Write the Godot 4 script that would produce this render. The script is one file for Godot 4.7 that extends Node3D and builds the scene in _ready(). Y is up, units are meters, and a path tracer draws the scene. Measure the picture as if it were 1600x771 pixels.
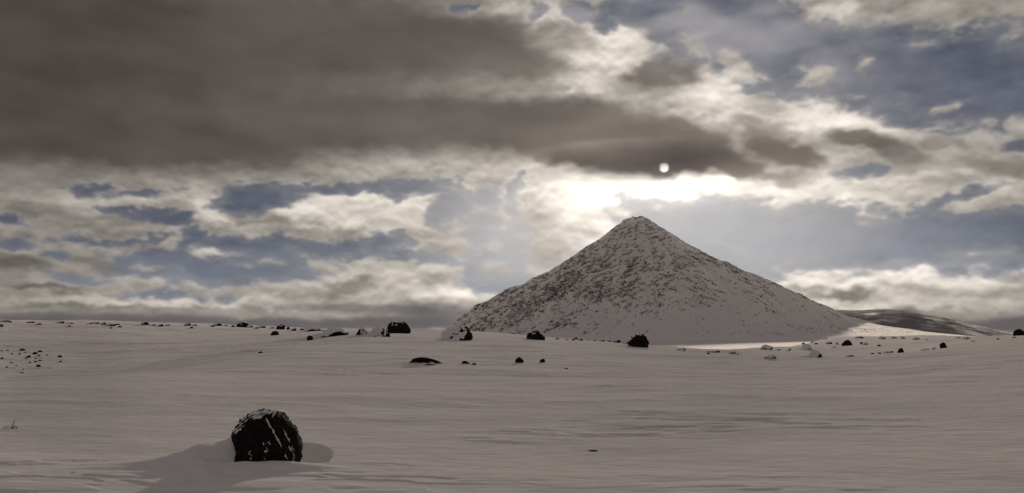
extends Node3D
# A snow-covered fell behind a wind-scoured snowfield, the sun behind broken cloud.
# y is up, metres; the photographer stands at the origin and looks along -z.

const F := 1331.0            # focal length in photograph pixels (1600 x 771)
const CX := 800.0
const CY := 385.5
const HORIZON := 516.0       # photograph row of the true horizon
const EYE := 1.65
const SUN_DISC := 15.0         # the disc behind the cloud, in the sky's units
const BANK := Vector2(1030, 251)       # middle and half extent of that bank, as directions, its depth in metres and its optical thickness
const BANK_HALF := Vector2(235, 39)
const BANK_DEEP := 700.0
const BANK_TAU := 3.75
const CLOUD_D := 4500.0       # metres to the bank of cloud before the sun
const SUN_PX := Vector2(1038, 262)

var pitch: float
var cp: float
var sp: float

# ------------------------------------------------------------------ pixel <-> direction
func px_dir(x: float, y: float) -> Vector3:
	var a := (x - CX) / F
	var b := (CY - y) / F
	return Vector3(a, b * cp + sp, -(cp - b * sp)).normalized()

func u_of(x: float, z: float) -> float:      # photograph column of a ground point (near the horizon row)
	if z > -0.05 * absf(x) - 1e-6:
		return 6000.0 * signf(x)
	return CX + F / cp * (x / -z)

func ss(a: float, b: float, x: float) -> float:
	var t := clampf((x - a) / (b - a), 0.0, 1.0)
	return t * t * (3.0 - 2.0 * t)

func fnl(sd: int, freq: float, oct: int, gain := 0.5) -> FastNoiseLite:
	var n := FastNoiseLite.new()
	n.seed = sd
	n.noise_type = FastNoiseLite.TYPE_SIMPLEX_SMOOTH
	n.frequency = freq
	n.fractal_type = FastNoiseLite.FRACTAL_FBM if oct > 1 else FastNoiseLite.FRACTAL_NONE
	n.fractal_octaves = oct
	n.fractal_gain = gain
	return n

#SKY_BEGIN
# ------------------------------------------------------------------ sky: air and clouds, by direction
# Openings in the cloud, cloudlets in the openings and thick dark cloud: [column, row, half width, half height, turn in degrees(, weight)] of the photograph's directions.
const GAPS := [
	[137, 296, 30, 8, 8], [215, 304, 44, 4, 2], [248, 338, 44, 12, 6], [196, 332, 26, 5, 10], [15, 344, 16, 7, 0], [22, 382, 26, 5, 0], [112, 372, 20, 5, 8], [178, 378, 50, 4, 2], [232, 376, 34, 5, -8],
	[300, 385, 30, 26, 0], [290, 416, 122, 29, 3], [400, 388, 120, 20, 2], [470, 392, 130, 18, -3], [400, 420, 110, 20, 0], [590, 398, 90, 9, 6], [606, 375, 24, 14, 0], [637, 381, 9, 6, 0], [254, 462, 70, 6, 0], [120, 437, 40, 6, 4], [90, 398, 14, 4, 0],
	[410, 312, 70, 18, 0], [540, 297, 140, 9, 0], [370, 322, 40, 14, 10], [712, 332, 40, 36, 30], [745, 352, 40, 24, 20], [690, 408, 70, 6, 3], [780, 425, 60, 40, 20], [808, 292, 11, 17, 0], [806, 350, 16, 32, -10], [780, 385, 40, 26, 20], [760, 310, 30, 16, 0], [655, 297, 60, 14, 0],
	[1300, 372, 340, 50, 2], [1120, 352, 150, 42, 0], [1010, 330, 60, 22, 20], [1560, 366, 180, 34, -6], [1080, 400, 150, 60, 0],
	[1470, 110, 280, 66, 3], [1150, 48, 150, 62, 10], [1260, 85, 170, 56, 12], [1560, 155, 180, 52, 4], [1090, 15, 120, 40, 0], [1700, 120, 200, 90, 0],
	[1352, 263, 34, 8, -6], [1420, 180, 46, 12, 12], [1455, 190, 60, 16, 0], [1592, 228, 22, 7, 0], [1500, 305, 60, 8, -14], [1180, 132, 24, 8, 0],
	[720, 13, 12, 9, 0], [833, 21, 14, 11, 0], [905, 20, 34, 14, 10], [945, 34, 26, 20, 30], [975, 14, 40, 16, 0], [75, 1, 50, 7, 0]]
const CLOUDLETS := [
	[336, 393, 44, 13, 6], [410, 413, 30, 4, 2], [484, 404, 20, 5, 10], [522, 418, 28, 16, 20], [576, 404, 26, 10, -10], [596, 408, 12, 9, 0], [570, 422, 26, 16, -30], [766, 385, 20, 10, 8], [740, 377, 12, 7, 0], [240, 418, 30, 6, 8], [725, 354, 20, 12, 0], [786, 413, 18, 9, 20],
	[660, 418, 60, 8, 0], [770, 416, 26, 9, 10],
	[880, 322, 60, 34, 40], [925, 350, 64, 40, 38], [870, 385, 32, 40, 10], [955, 318, 40, 20, 30], [900, 345, 90, 44, 45], [835, 318, 34, 46, 10],
	[1352, 98, 12, 13, 30], [1440, 70, 18, 6, -10], [1290, 8, 62, 26, -14], [1262, 28, 24, 10, -20], [1400, 6, 50, 16, 10], [1440, 28, 24, 22, 50], [1550, 4, 50, 22, 20], [1592, 48, 40, 12, -38], [1270, 118, 40, 20, -10],
	[1472, 172, 40, 8, -18], [1440, 205, 46, 12, -10], [1590, 200, 30, 20, -30], [1090, 75, 30, 20, 40], [1150, 108, 40, 24, 30], [1075, 14, 12, 6, 30], [1340, 332, 16, 4, 50]]
const DARKS := [
	[100, 60, 700, 200, 6, 1.0], [-100, 170, 520, 150, 0, 1.0], [250, 225, 420, 62, 2, 1.0], [560, 190, 340, 74, 0, 1.0], [800, 195, 300, 74, 2, 1.0], [960, 208, 190, 58, 7, 1.0], [1070, 222, 110, 46, 8, 1.0], [1110, 248, 120, 30, 6, 0.85],
	[1040, 254, 150, 30, 3, 1.0], [930, 244, 170, 28, 2, 1.0], [1140, 262, 100, 22, 4, 0.9],
	[560, 60, 330, 120, 4, 0.95], [760, 70, 130, 70, 8, 0.85], [830, 95, 90, 44, 20, 0.55], [1035, 114, 84, 34, -4, 0.9], [990, 132, 50, 26, 0, 0.45], [1222, 235, 80, 30, 20, 0.95], [1205, 275, 90, 18, 6, 0.6], [1340, 217, 90, 22, 6, 0.9], [1410, 238, 80, 20, 14, 0.6], [1480, 226, 60, 13, 4, 0.6], [1560, 258, 90, 22, 6, 0.45], [1200, 165, 66, 28, 10, 0.55], [1380, 262, 90, 16, 0, 0.35], [1470, 285, 70, 14, -10, 0.35], [1190, 200, 60, 18, 10, 0.5],
	[190, 345, 90, 14, 4, 0.62], [60, 325, 80, 12, 0, 0.4], [400, 344, 60, 12, 6, 0.55], [80, 300, 200, 12, 0, 0.4], [30, 412, 90, 22, 6, 0.7], [150, 410, 80, 14, 8, 0.45], [70, 452, 100, 8, 4, 0.65], [220, 385, 70, 8, 4, 0.35], [520, 362, 70, 10, 4, 0.4], [660, 366, 60, 10, 8, 0.35], [530, 450, 70, 12, -10, 0.5], [660, 436, 60, 10, 0, 0.35], [150, 482, 200, 6, 0, 0.35],
	[1320, 457, 70, 9, -5, 0.6], [1250, 452, 40, 6, -3, 0.45], [1588, 435, 60, 14, 0, 0.55], [1450, 452, 60, 8, 0, 0.35], [1500, 475, 80, 7, 0, 0.3], [1350, 432, 60, 5, 4, 0.35], [900, 60, 40, 30, 0, 0.35]]
const LOWS := [[250, 507, 900, 14, 0, 0.95], [560, 482, 180, 11, 2, 0.75], [690, 486, 130, 26, 0, 0.85], [640, 503, 200, 16, 0, 0.9], [100, 497, 340, 10, 0, 0.8], [1590, 508, 230, 20, -3, 1.0], [1650, 497, 150, 20, -6, 0.9], [1420, 492, 120, 8, 0, 0.5]]

const BRIGHTS := [[560, 335, 170, 44, 0, 0.30], [350, 328, 100, 30, 20, 0.22], [120, 310, 200, 24, 0, 0.12], [930, 340, 110, 70, 30, 0.45], [1340, 432, 230, 26, -4, 0.36], [1530, 425, 200, 40, -8, 0.34], [1380, 475, 300, 14, 0, 0.30], [650, 445, 220, 30, 0, 0.25], [720, 465, 90, 26, 0, 0.25], [280, 472, 420, 14, 0, 0.2], [250, 440, 150, 14, 0, 0.12], [1290, 185, 130, 36, 8, 0.34], [1130, 150, 90, 56, 10, 0.34], [950, 80, 80, 70, 10, 0.34], [900, 130, 60, 20, 10, 0.3], [800, 20, 140, 26, 0, 0.22], [1300, 295, 240, 30, 3, 0.22], [1500, 285, 160, 30, 4, 0.16], [1300, 12, 60, 26, -10, 0.30], [336, 393, 50, 16, 0, 0.2], [766, 386, 30, 16, 0, 0.2]]

const FX := -440.0
const FY := -320.0
const FS := 4.0
const FW := 622
const FH := 222
var k_warp: FastNoiseLite
var k_warp2: FastNoiseLite
var k_heap: FastNoiseLite
var k_deck: FastNoiseLite
var k_shade: FastNoiseLite
var f_gap: PackedFloat32Array
var f_let: PackedFloat32Array
var f_dark: PackedFloat32Array
var f_low: PackedFloat32Array
var f_bright: PackedFloat32Array

func field(list: Array, soft: bool) -> PackedFloat32Array:
	var out := PackedFloat32Array()
	out.resize(FW * FH)
	out.fill(0.0 if soft else -0.8)
	for e in list:
		var rx: float = e[2]
		var ry: float = e[3]
		var a: float = deg_to_rad(e[4])
		var weight: float = e[5] if e.size() > 5 else 1.0
		var c := cos(a)
		var s := sin(a)
		var reach := 1.0 if soft else 1.8
		var bx := reach * (absf(rx * c) + absf(ry * s))
		var by := reach * (absf(rx * s) + absf(ry * c))
		for j in range(maxi(0, int((e[1] - by - FY) / FS)), mini(FH, int((e[1] + by - FY) / FS) + 2)):
			for i in range(maxi(0, int((e[0] - bx - FX) / FS)), mini(FW, int((e[0] + bx - FX) / FS) + 2)):
				var dx: float = FX + i * FS - e[0]
				var dy: float = FY + j * FS - e[1]
				var px := (dx * c + dy * s) / rx
				var py := (-dx * s + dy * c) / ry
				var v := 1.0 - sqrt(px * px + py * py)
				if not soft:
					v *= minf(1.0, minf(rx, ry) / 17.0)
				if soft:
					v = ss(0.0, 0.62, v) * weight
					out[j * FW + i] = 1.0 - (1.0 - out[j * FW + i]) * (1.0 - v)
				else:
					out[j * FW + i] = maxf(out[j * FW + i], v)
	return out

func look(f: PackedFloat32Array, x: float, y: float) -> float:
	var gx := clampf((x - FX) / FS, 0.0, FW - 1.01)
	var gy := clampf((y - FY) / FS, 0.0, FH - 1.01)
	var i := int(gx)
	var j := int(gy)
	var tx := gx - i
	var ty := gy - j
	var k := j * FW + i
	return (f[k] * (1.0 - tx) + f[k + 1] * tx) * (1.0 - ty) + (f[k + FW] * (1.0 - tx) + f[k + FW + 1] * tx) * ty

func sky_color(dir: Vector3) -> Vector3:
	# gnomonic coordinates about the middle of the view, in photograph pixels
	var c := sp * dir.y - cp * dir.z
	var cc := maxf(c, 0.3)
	var x0 := CX + F * dir.x / cc
	var y0 := CY - F * (cp * dir.y + sp * dir.z) / cc
	var outside := maxf(ss(60.0, 420.0, maxf(-x0, x0 - 1600.0)), ss(30.0, 300.0, -y0))
	if c < 0.35:
		outside = 1.0
	var q := Vector3(dir.x, dir.y * 2.0, dir.z)
	var nh := k_heap.get_noise_3dv(q * 15.0)
	var nd := k_shade.get_noise_3dv(Vector3(dir.x, dir.y * 2.4, dir.z) * 24.0)
	var ndk := k_deck.get_noise_3dv(Vector3(dir.x, dir.y * 3.0, dir.z) * 6.0)
	if outside >= 1.0:
		return far_cloud(nh, nd, ndk)
	var nup := k_heap.get_noise_3dv(Vector3(dir.x, (dir.y + 0.006) * 2.0, dir.z) * 15.0)
	var w1 := k_warp.get_noise_3dv(q * 9.0)
	var w2 := k_warp.get_noise_3dv(q * 9.0 + Vector3(40, 7, 3))
	var v1 := k_warp2.get_noise_3dv(q * 34.0)
	var v2 := k_warp2.get_noise_3dv(q * 34.0 + Vector3(9, 30, 2))
	var fine := k_warp2.get_noise_3dv(q * 75.0)
	var x := x0 + 22.0 * w1 + 14.0 * v1 + 5.0 * fine
	var y := y0 + 10.0 * w2 + 9.0 * v2 - 4.0 * fine

	# light of the hidden sun
	var sx := x0 - 1030.0
	var sy := y0 - 294.0
	var far := 0.46 * exp(-Vector2(sx / 310.0, sy / 150.0).length()) + 0.27 * exp(-Vector2(sx / 800.0, sy / 420.0).length())
	var core := 0.6 * exp(-pow((sx + 5.0) / 110.0, 2.0) - pow((sy + 0.02 * sx) / 19.0, 2.0)) + 0.34 * exp(-pow(sx / 250.0, 2.0) - pow(sy / 40.0, 2.0))
	core *= 1.0 - 0.8 * ss(318.0, 345.0, y0)

	# clear air, with a thin veil
	var veil := ss(-0.4, 0.6, ndk + 0.5 * w1)
	var air := Vector3(0.080, 0.093, 0.132)
	air += Vector3(0.52, 0.50, 0.465) * exp(-Vector2(sx / 210.0, sy / 120.0).length())
	air += Vector3(0.115, 0.118, 0.120) * exp(-pow((x0 - 1200.0) / 330.0, 2.0) - pow((y0 - 370.0) / 70.0, 2.0))
	air += Vector3(0.075, 0.083, 0.085) * exp(-pow((y0 - 445.0) / 55.0, 2.0)) + Vector3(0.03, 0.03, 0.03) * (nd + w1)
	air += Vector3(0.14, 0.118, 0.108) * veil * ss(1560.0, 1080.0, x0) * ss(260.0, 120.0, y0)
	air += Vector3(0.06, 0.056, 0.05) * veil * ss(130.0, 20.0, y0)
	air += Vector3(0.20, 0.19, 0.175) * exp(-pow((x0 - 800.0) / 120.0, 2.0) - pow((y0 - 360.0) / 90.0, 2.0))

	# cloud cover: closed, but for the openings, where cloudlets float
	var gap := look(f_gap, x, y)
	var let := look(f_let, x, y)
	var t := maxf(-1.25 * gap + 0.02, 1.2 * let - 0.04)
	var soft := ss(900.0, 820.0, absf(x0 - 860.0) + 760.0) * ss(300.0, 330.0, y0) * ss(440.0, 400.0, y0)
	t += (0.55 + 0.15 * soft) * nh + 0.16 * v1 + 0.16 * fine
	var a := ss(-0.16 - 0.2 * soft, 0.46 + 0.15 * soft, t)
	a = lerpf(a, ss(-0.25, 0.85, t), 0.75 * ss(0.0, 0.3, 1.2 * let + 1.25 * gap))
	a = maxf(a, 0.20 * ss(-0.7, 0.2, t))
	# lit tops, grey undersides
	var edge := look(f_gap, x, y - 9.0) - look(f_gap, x, y + 9.0) + look(f_let, x, y + 7.0) - look(f_let, x, y - 7.0)
	var relief_ := clampf(0.35 * edge, -0.3, 0.3) + 0.9 * (nh - nup)
	var thick := ss(0.0, 1.0, t)
	var cream := Vector3(1.0, 0.912, 0.812)
	var lit := 0.21 + far + core + 1.05 * look(f_bright, x, y)
	var heap := cream * lit * clampf(1.02 - 0.20 * thick + 0.55 * relief_ + 0.14 * nd + 0.07 * fine, 0.5, 1.4)

	# thick cloud between us and the sun
	var dk := look(f_dark, x0 + 26.0 * w1 + 15.0 * v1, y0 + 9.0 * w2 + 9.0 * v2)
	dk = clampf(dk + (0.26 * ndk + 0.30 * nh + 0.12 * nd) * 4.0 * dk * (1.0 - dk), 0.0, 1.0)
	var glow := exp(-Vector2(sx / 520.0, sy / 360.0).length())
	var deck := Vector3(0.054, 0.045, 0.042) + Vector3(0.175, 0.148, 0.126) * glow
	deck *= 1.0 + 0.30 * ndk + 0.14 * w1 + 0.05 * nd
	heap = heap.lerp(deck, dk)
	a = maxf(a, dk * ss(0.25, 0.7, dk))
	var out := air.lerp(heap, a)
	out += cream * core * 0.30 * (1.0 - dk)

	# grey strata along the horizon
	var la := look(f_low, x0 + 60.0 * w1, y0 + 5.0 * w2 + 3.0 * v2)
	la = clampf(la + 0.5 * la * (1.0 - la) * 4.0 * (0.5 * nh + 0.4 * ndk), 0.0, 1.0)
	out = out.lerp(Vector3(0.102, 0.093, 0.096) * (1.0 + 0.9 * far), la * 0.93)

	# beyond the picture the broken cloud goes on
	if outside > 0.0:
		out = out.lerp(far_cloud(nh, nd, ndk), outside)

	# brightness painted into the sky here cancels the dimming by the cloud bank
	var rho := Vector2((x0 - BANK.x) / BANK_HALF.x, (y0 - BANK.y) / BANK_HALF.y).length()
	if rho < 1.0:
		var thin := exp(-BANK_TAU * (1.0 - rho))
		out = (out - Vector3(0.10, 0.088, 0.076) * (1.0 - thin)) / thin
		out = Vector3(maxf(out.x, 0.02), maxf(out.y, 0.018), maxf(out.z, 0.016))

	# the sun's disc
	var sd := acos(clampf(dir.dot(px_dir(SUN_PX.x, SUN_PX.y)), -1.0, 1.0))
	return out.lerp(Vector3(SUN_DISC, SUN_DISC * 0.95, SUN_DISC * 0.86), ss(0.0056, 0.0042, sd))

func far_cloud(nh: float, nd: float, ndk: float) -> Vector3:
	var cover := ss(-0.35, 0.2, ndk + 0.4 * nh)
	return Vector3(0.085, 0.098, 0.135).lerp(Vector3(0.215, 0.184, 0.160) * (1.0 + 0.35 * ndk + 0.25 * nd), cover)

func sky_patch(w: int, h: int, az0: float, az1: float, el0: float, el1: float) -> Image:
	var data := PackedFloat32Array()
	data.resize(w * h * 3)
	var k := 0
	for j in h:
		var el := lerpf(el0, el1, (j + 0.5) / h)
		for i in w:
			var az := lerpf(az0, az1, (i + 0.5) / w)
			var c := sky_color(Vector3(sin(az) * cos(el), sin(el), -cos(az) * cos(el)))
			data[k] = c.x
			data[k + 1] = c.y
			data[k + 2] = c.z
			k += 3
	return Image.create_from_data(w, h, false, Image.FORMAT_RGBF, data.to_byte_array())

func make_sky() -> ImageTexture:
	k_warp = fnl(31, 1.0, 3)
	k_warp2 = fnl(32, 1.0, 3)
	k_heap = fnl(33, 1.0, 5, 0.56)
	k_deck = fnl(34, 1.0, 3, 0.5)
	k_shade = fnl(35, 1.0, 4, 0.55)
	f_gap = field(GAPS, false)
	f_let = field(CLOUDLETS, false)
	f_dark = field(DARKS, true)
	f_low = field(LOWS, true)
	f_bright = field(BRIGHTS, true)
	var W := 4096
	var H := 2048
	var img := sky_patch(256, 128, 0.0, TAU, PI / 2, -PI / 2)
	img.resize(W, H, Image.INTERPOLATE_BILINEAR)
	# the part that shows most detail: 70 degrees wide, from 4 degrees below the horizon to 26 above
	var half := 400
	var r0 := 1024 - 296
	var r1 := 1024 + 44
	var step := TAU / W
	var fine := sky_patch(half * 2, r1 - r0, -half * step, half * step, PI / 2 - r0 * PI / H, PI / 2 - r1 * PI / H)
	img.blit_rect(fine, Rect2i(half, 0, half, r1 - r0), Vector2i(0, r0))
	img.blit_rect(fine, Rect2i(0, 0, half, r1 - r0), Vector2i(W - half, r0))
	return ImageTexture.create_from_image(img)
#SKY_END

# ------------------------------------------------------------------ materials
func mat(called: String, c: Color, rough := 0.9) -> StandardMaterial3D:
	var m := StandardMaterial3D.new()
	m.resource_name = called
	m.albedo_color = c.linear_to_srgb()
	m.roughness = rough
	m.metallic_specular = 0.12
	return m

func noise_tex(sd: int, freq: float, oct: int, lo: float, hi: float, size := 1024, ridged := false) -> NoiseTexture2D:
	var n := fnl(sd, freq, oct, 0.55)
	if ridged:
		n.fractal_type = FastNoiseLite.FRACTAL_RIDGED
	var t := NoiseTexture2D.new()
	t.width = size
	t.height = size
	t.seamless = true
	t.noise = n
	var g := Gradient.new()
	g.set_color(0, Color(lo, lo, lo))
	g.set_color(1, Color(hi, hi, hi))
	t.color_ramp = g
	return t

var snow: StandardMaterial3D
var snow_rough: StandardMaterial3D
var fell: StandardMaterial3D
var rock: StandardMaterial3D
var rock_brown: StandardMaterial3D
var cap_snow: StandardMaterial3D
var twig: StandardMaterial3D

func make_materials() -> void:
	snow = mat("wind_packed_snow", Color(0.85, 0.803, 0.775), 0.75)
	snow.vertex_color_use_as_albedo = true
	snow.albedo_texture = noise_tex(11, 0.012, 5, 0.93, 1.0)
	snow.heightmap_enabled = true
	snow.heightmap_texture = noise_tex(12, 0.010, 6, 0.0, 1.0)
	snow.heightmap_scale = 0.9
	snow.uv1_triplanar = true
	snow.uv1_world_triplanar = true
	snow.uv1_scale = Vector3(0.16, 0.4, 0.33)
	snow.specular_mode = BaseMaterial3D.SPECULAR_DISABLED
	fell = mat("snow_and_scree", Color(1, 1, 1), 0.9)
	fell.vertex_color_use_as_albedo = true
	fell.specular_mode = BaseMaterial3D.SPECULAR_DISABLED
	rock = mat("dark_basalt", Color(0.066, 0.058, 0.051), 0.8)
	rock.albedo_texture = noise_tex(21, 0.02, 5, 0.15, 1.0, 512)
	rock.heightmap_enabled = true
	rock.heightmap_texture = noise_tex(22, 0.015, 6, 0.0, 1.0, 512)
	rock.heightmap_scale = 3.0
	rock.uv1_triplanar = true
	rock.uv1_scale = Vector3(1.3, 1.3, 1.3)
	rock_brown = rock.duplicate()
	rock_brown.resource_name = "brown_basalt"
	rock_brown.albedo_color = Color(0.22, 0.182, 0.15).linear_to_srgb()
	cap_snow = mat("settled_snow", Color(0.82, 0.80, 0.78), 0.8)
	cap_snow.heightmap_enabled = true
	cap_snow.heightmap_texture = rock.heightmap_texture
	cap_snow.heightmap_scale = 1.0
	cap_snow.uv1_triplanar = true
	cap_snow.uv1_scale = Vector3(2, 2, 2)
	twig = mat("heather_stem", Color(0.03, 0.022, 0.016), 0.9)

# ------------------------------------------------------------------ ground
# Heights (m, over the photographer's feet) of the snowfield at knot distances, column by column.
const KD := [3.0, 8.0, 14.0, 25.0, 45.0, 70.0, 110.0, 180.0, 240.0, 400.0, 800.0, 1500.0, 2500.0, 6000.0, 14000.0, 42000.0]
const KU := [-1200.0, -300.0, 0.0, 200.0, 400.0, 550.0, 700.0, 850.0, 1000.0, 1100.0, 1200.0, 1300.0, 1400.0, 1480.0, 1600.0, 2000.0, 2900.0]
const KH := [
	[0.02, 0.08, 0.15, 0.25, 0.2, 0.3, 1.0, 2.6, 3.6, 0.0],
	[0.02, 0.10, 0.20, 0.10, -0.70, -0.80, 0.5, 2.9, 4.2, 1.0],
	[0.03, 0.10, 0.20, 0.30, -0.65, -0.85, 0.35, 2.6, 4.0, 1.0],
	[0.03, 0.10, 0.20, 0.41, -0.25, -0.50, 0.50, 2.5, 3.5, 0.5],
	[0.03, 0.10, 0.20, 0.42, 0.65, 0.20, 0.90, 2.1, 2.6, 0.0],
	[0.03, 0.10, 0.20, 0.42, 0.80, 1.28, 1.40, 1.6, 1.2, -3.0],
	[0.03, 0.10, 0.19, 0.41, 0.75, 1.05, 1.50, 1.1, 0.0, -8.0],
	[0.03, 0.10, 0.18, 0.38, 0.65, 0.90, 0.75, -0.3, -2.0, -10.0],
	[0.03, 0.10, 0.18, 0.35, 0.50, 0.35, -0.60, -3.0, -5.0, -12.0],
	[0.03, 0.10, 0.18, 0.32, 0.35, 0.0, -1.0, -3.0, -5.0, -12.0],
	[0.03, 0.10, 0.18, 0.32, 0.30, -0.10, -0.70, -2.8, -5.0, -12.0],
	[0.03, 0.10, 0.18, 0.33, 0.30, -0.30, -0.40, -0.4, -0.6, -7.0],
	[0.03, 0.10, 0.18, 0.35, 0.45, -0.10, 0.0, 0.1, -0.4, -7.0],
	[0.03, 0.10, 0.19, 0.40, 0.70, 0.60, 0.50, 0.25, -0.5, -7.0],
	[0.03, 0.10, 0.20, 0.45, 0.90, 1.15, 1.10, 0.3, -0.8, -7.0],
	[0.03, 0.10, 0.20, 0.48, 1.0, 1.3, 1.4, 0.9, 0.0, -5.0],
	[0.02, 0.08, 0.15, 0.35, 0.8, 1.2, 1.6, 1.6, 1.0, -3.0]]
const FAR_H := [-15.0, -18.0, -22.0, -34.0, -60.0, -140.0]

var kl: PackedFloat32Array
var n_broad: FastNoiseLite
var n_mid: FastNoiseLite
var n_fine: FastNoiseLite
var n_tone: FastNoiseLite
var boulder_at := Vector2.ZERO     # x, z
var boulder_right := Vector2.RIGHT
var boulder_away := Vector2.UP
# snow drifted against the larger rocks: [column, row, width, height] in the photograph
const DRIFTS := [[508, 526, 44, 6], [580, 526, 34, 7], [700, 531, 34, 4], [1256, 547, 22, 3], [1266, 559, 26, 4], [655, 568, 70, 4], [990, 542, 40, 3], [826, 531, 34, 2.5], [1200, 561, 40, 3]]
var hollows := []                  # the same as [x, z, radius, height]

func cubic(p0: float, p1: float, p2: float, p3: float, t: float) -> float:
	return p1 + 0.5 * t * (p2 - p0 + t * (2.0 * p0 - 5.0 * p1 + 4.0 * p2 - p3 + t * (3.0 * (p1 - p2) + p3 - p0)))

func column_heights(u: float) -> PackedFloat32Array:
	var n := KU.size()
	var uu := clampf(u, KU[0], KU[n - 1] - 0.01)
	var i := 0
	while i < n - 2 and uu >= KU[i + 1]:
		i += 1
	var w: float = KU[i + 1] - KU[i]
	var t: float = (uu - KU[i]) / w
	var t2 := t * t
	var t3 := t2 * t
	var ia := maxi(i - 1, 0)
	var ib := mini(i + 2, n - 1)
	var out := PackedFloat32Array()
	for k in 10:
		var p1: float = KH[i][k]
		var p2: float = KH[i + 1][k]
		var m1: float = (p2 - KH[ia][k]) / (KU[i + 1] - KU[ia]) * w
		var m2: float = (KH[ib][k] - p1) / (KU[ib] - KU[i]) * w
		out.append((2 * t3 - 3 * t2 + 1) * p1 + (t3 - 2 * t2 + t) * m1 + (3 * t2 - 2 * t3) * p2 + (t3 - t2) * m2)
	for h in FAR_H:
		out.append(h)
	return out

func along(col: PackedFloat32Array, d: float) -> float:
	if d <= 3.0:
		return col[0] * d / 3.0
	var l := log(d)
	var k := 0
	var n := kl.size()
	while k < n - 2 and l >= kl[k + 1]:
		k += 1
	var t := clampf((l - kl[k]) / (kl[k + 1] - kl[k]), 0.0, 1.0)
	# slopes in log distance, damped so that the profile does not overshoot
	var s1 := (col[k + 1] - col[k]) / (kl[k + 1] - kl[k])
	var s0 := s1 if k == 0 else (col[k] - col[k - 1]) / (kl[k] - kl[k - 1])
	var s2 := s1 if k >= n - 2 else (col[k + 2] - col[k + 1]) / (kl[k + 2] - kl[k + 1])
	var m0 := 0.42 * (s0 + s1)
	var m1 := 0.42 * (s1 + s2)
	var w := kl[k + 1] - kl[k]
	var t2 := t * t
	var t3 := t2 * t
	return (2 * t3 - 3 * t2 + 1) * col[k] + (t3 - 2 * t2 + t) * w * m0 + (3 * t2 - 2 * t3) * col[k + 1] + (t3 - t2) * w * m1

func boulder_snow(x: float, z: float) -> float:
	# the drift on the windward side of the foreground boulder and the hollow scoured round it
	var q := Vector2(x, z) - boulder_at
	if absf(q.x) > 3.2 or absf(q.y) > 2.0:
		return 0.0
	var a := q.dot(boulder_right)
	var b := q.dot(boulder_away)
	var w := n_mid.get_noise_2d(x * 3.0, z * 3.0)
	# hollow: open to the right and, shallower, to the left front; in front the snow lies against the rock
	var ea := 0.74 if a > 0.0 else 0.80
	var eb := 0.46 if b > 0.0 else 0.37
	var r := sqrt(a * a / (ea * ea) + b * b / (eb * eb)) + w * 0.05
	var open := ss(-0.40, -0.10, b) if a > -0.2 else 0.3
	var h := -0.27 * (1.0 - ss(0.74, 1.0, r)) * open
	h += 0.075 * exp(-pow((b + 0.44) / 0.16, 2.0) - pow((a - 0.05) / 0.62, 2.0))
	if r > 0.85:
		h += 0.022 * exp(-pow((r - 1.03) / 0.12, 2.0)) * (0.4 + 0.6 * clampf(-b * 3.0, -0.6, 1.0))
	# scoop trailing away behind the rock's right side
	var r2 := sqrt(pow((a - 0.40) / 0.42, 2.0) + pow((b - 0.75) / 1.05, 2.0)) + 0.06 * w
	h -= 0.20 * (1.0 - ss(0.55, 1.0, r2))
	# drift: leans on the rock's left shoulder and tails off to the left
	var ridge := 0.52 * exp((a + 0.22) / 0.55) if a < -0.22 else 0.52 * exp(-pow((a + 0.22) / 0.16, 2.0))
	var e := b - 0.14 - 0.05 * a
	var wide := 0.26 - 0.10 * a if e < 0.0 else 0.42
	h += ridge * exp(-pow(e / wide, 2.0)) * (1.0 + 0.12 * w)
	# long shallow trough in front of the drift's tail
	h -= 0.05 * exp(-pow((a + 1.0) / 0.6, 2.0) - pow((b + 0.20) / 0.14, 2.0))
	return h

func relief(x: float, z: float, d: float) -> float:
	var s := clampf(d / 60.0, 0.42, 6.0)
	var h := n_broad.get_noise_2d(x * 0.6, z) * 0.17 * s + n_tone.get_noise_2d(x * 0.9 + 60.0, z * 1.6) * 0.075 * clampf(d / 20.0, 0.6, 1.6)
	h += n_mid.get_noise_2d(x * 0.42, z) * 0.028 * clampf(d / 14.0, 0.35, 2.6)
	if d < 120.0:
		h += n_fine.get_noise_2d(x * 0.35, z) * 0.004
		# sastrugi: low scarps cut by the wind, in patches
		var patch := ss(0.05, 0.5, n_tone.get_noise_2d(x * 1.4, z * 2.0 + 90.0))
		var v := n_mid.get_noise_2d(x * 1.1 + 300.0, z * 3.6)
		h += patch * (0.018 * ss(0.0, 0.14, v) + 0.014 * ss(-0.30, -0.22, v))
	if d < 14.0:
		h += boulder_snow(x, z)
	if d < 20.0 or d > 260.0:
		return h
	for q in hollows:
		var dx: float = x - q[0]
		var dz: float = z - q[1]
		if absf(dx) < q[2] * 3.0 and absf(dz) < q[2] * 3.0:
			h += q[3] * exp(-(dx * dx * 0.5 + dz * dz) / (q[2] * q[2]))
	return h

func ground(x: float, z: float) -> float:
	var d := sqrt(x * x + z * z)
	return along(column_heights(u_of(x, z)), d) + relief(x, z, d)

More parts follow.
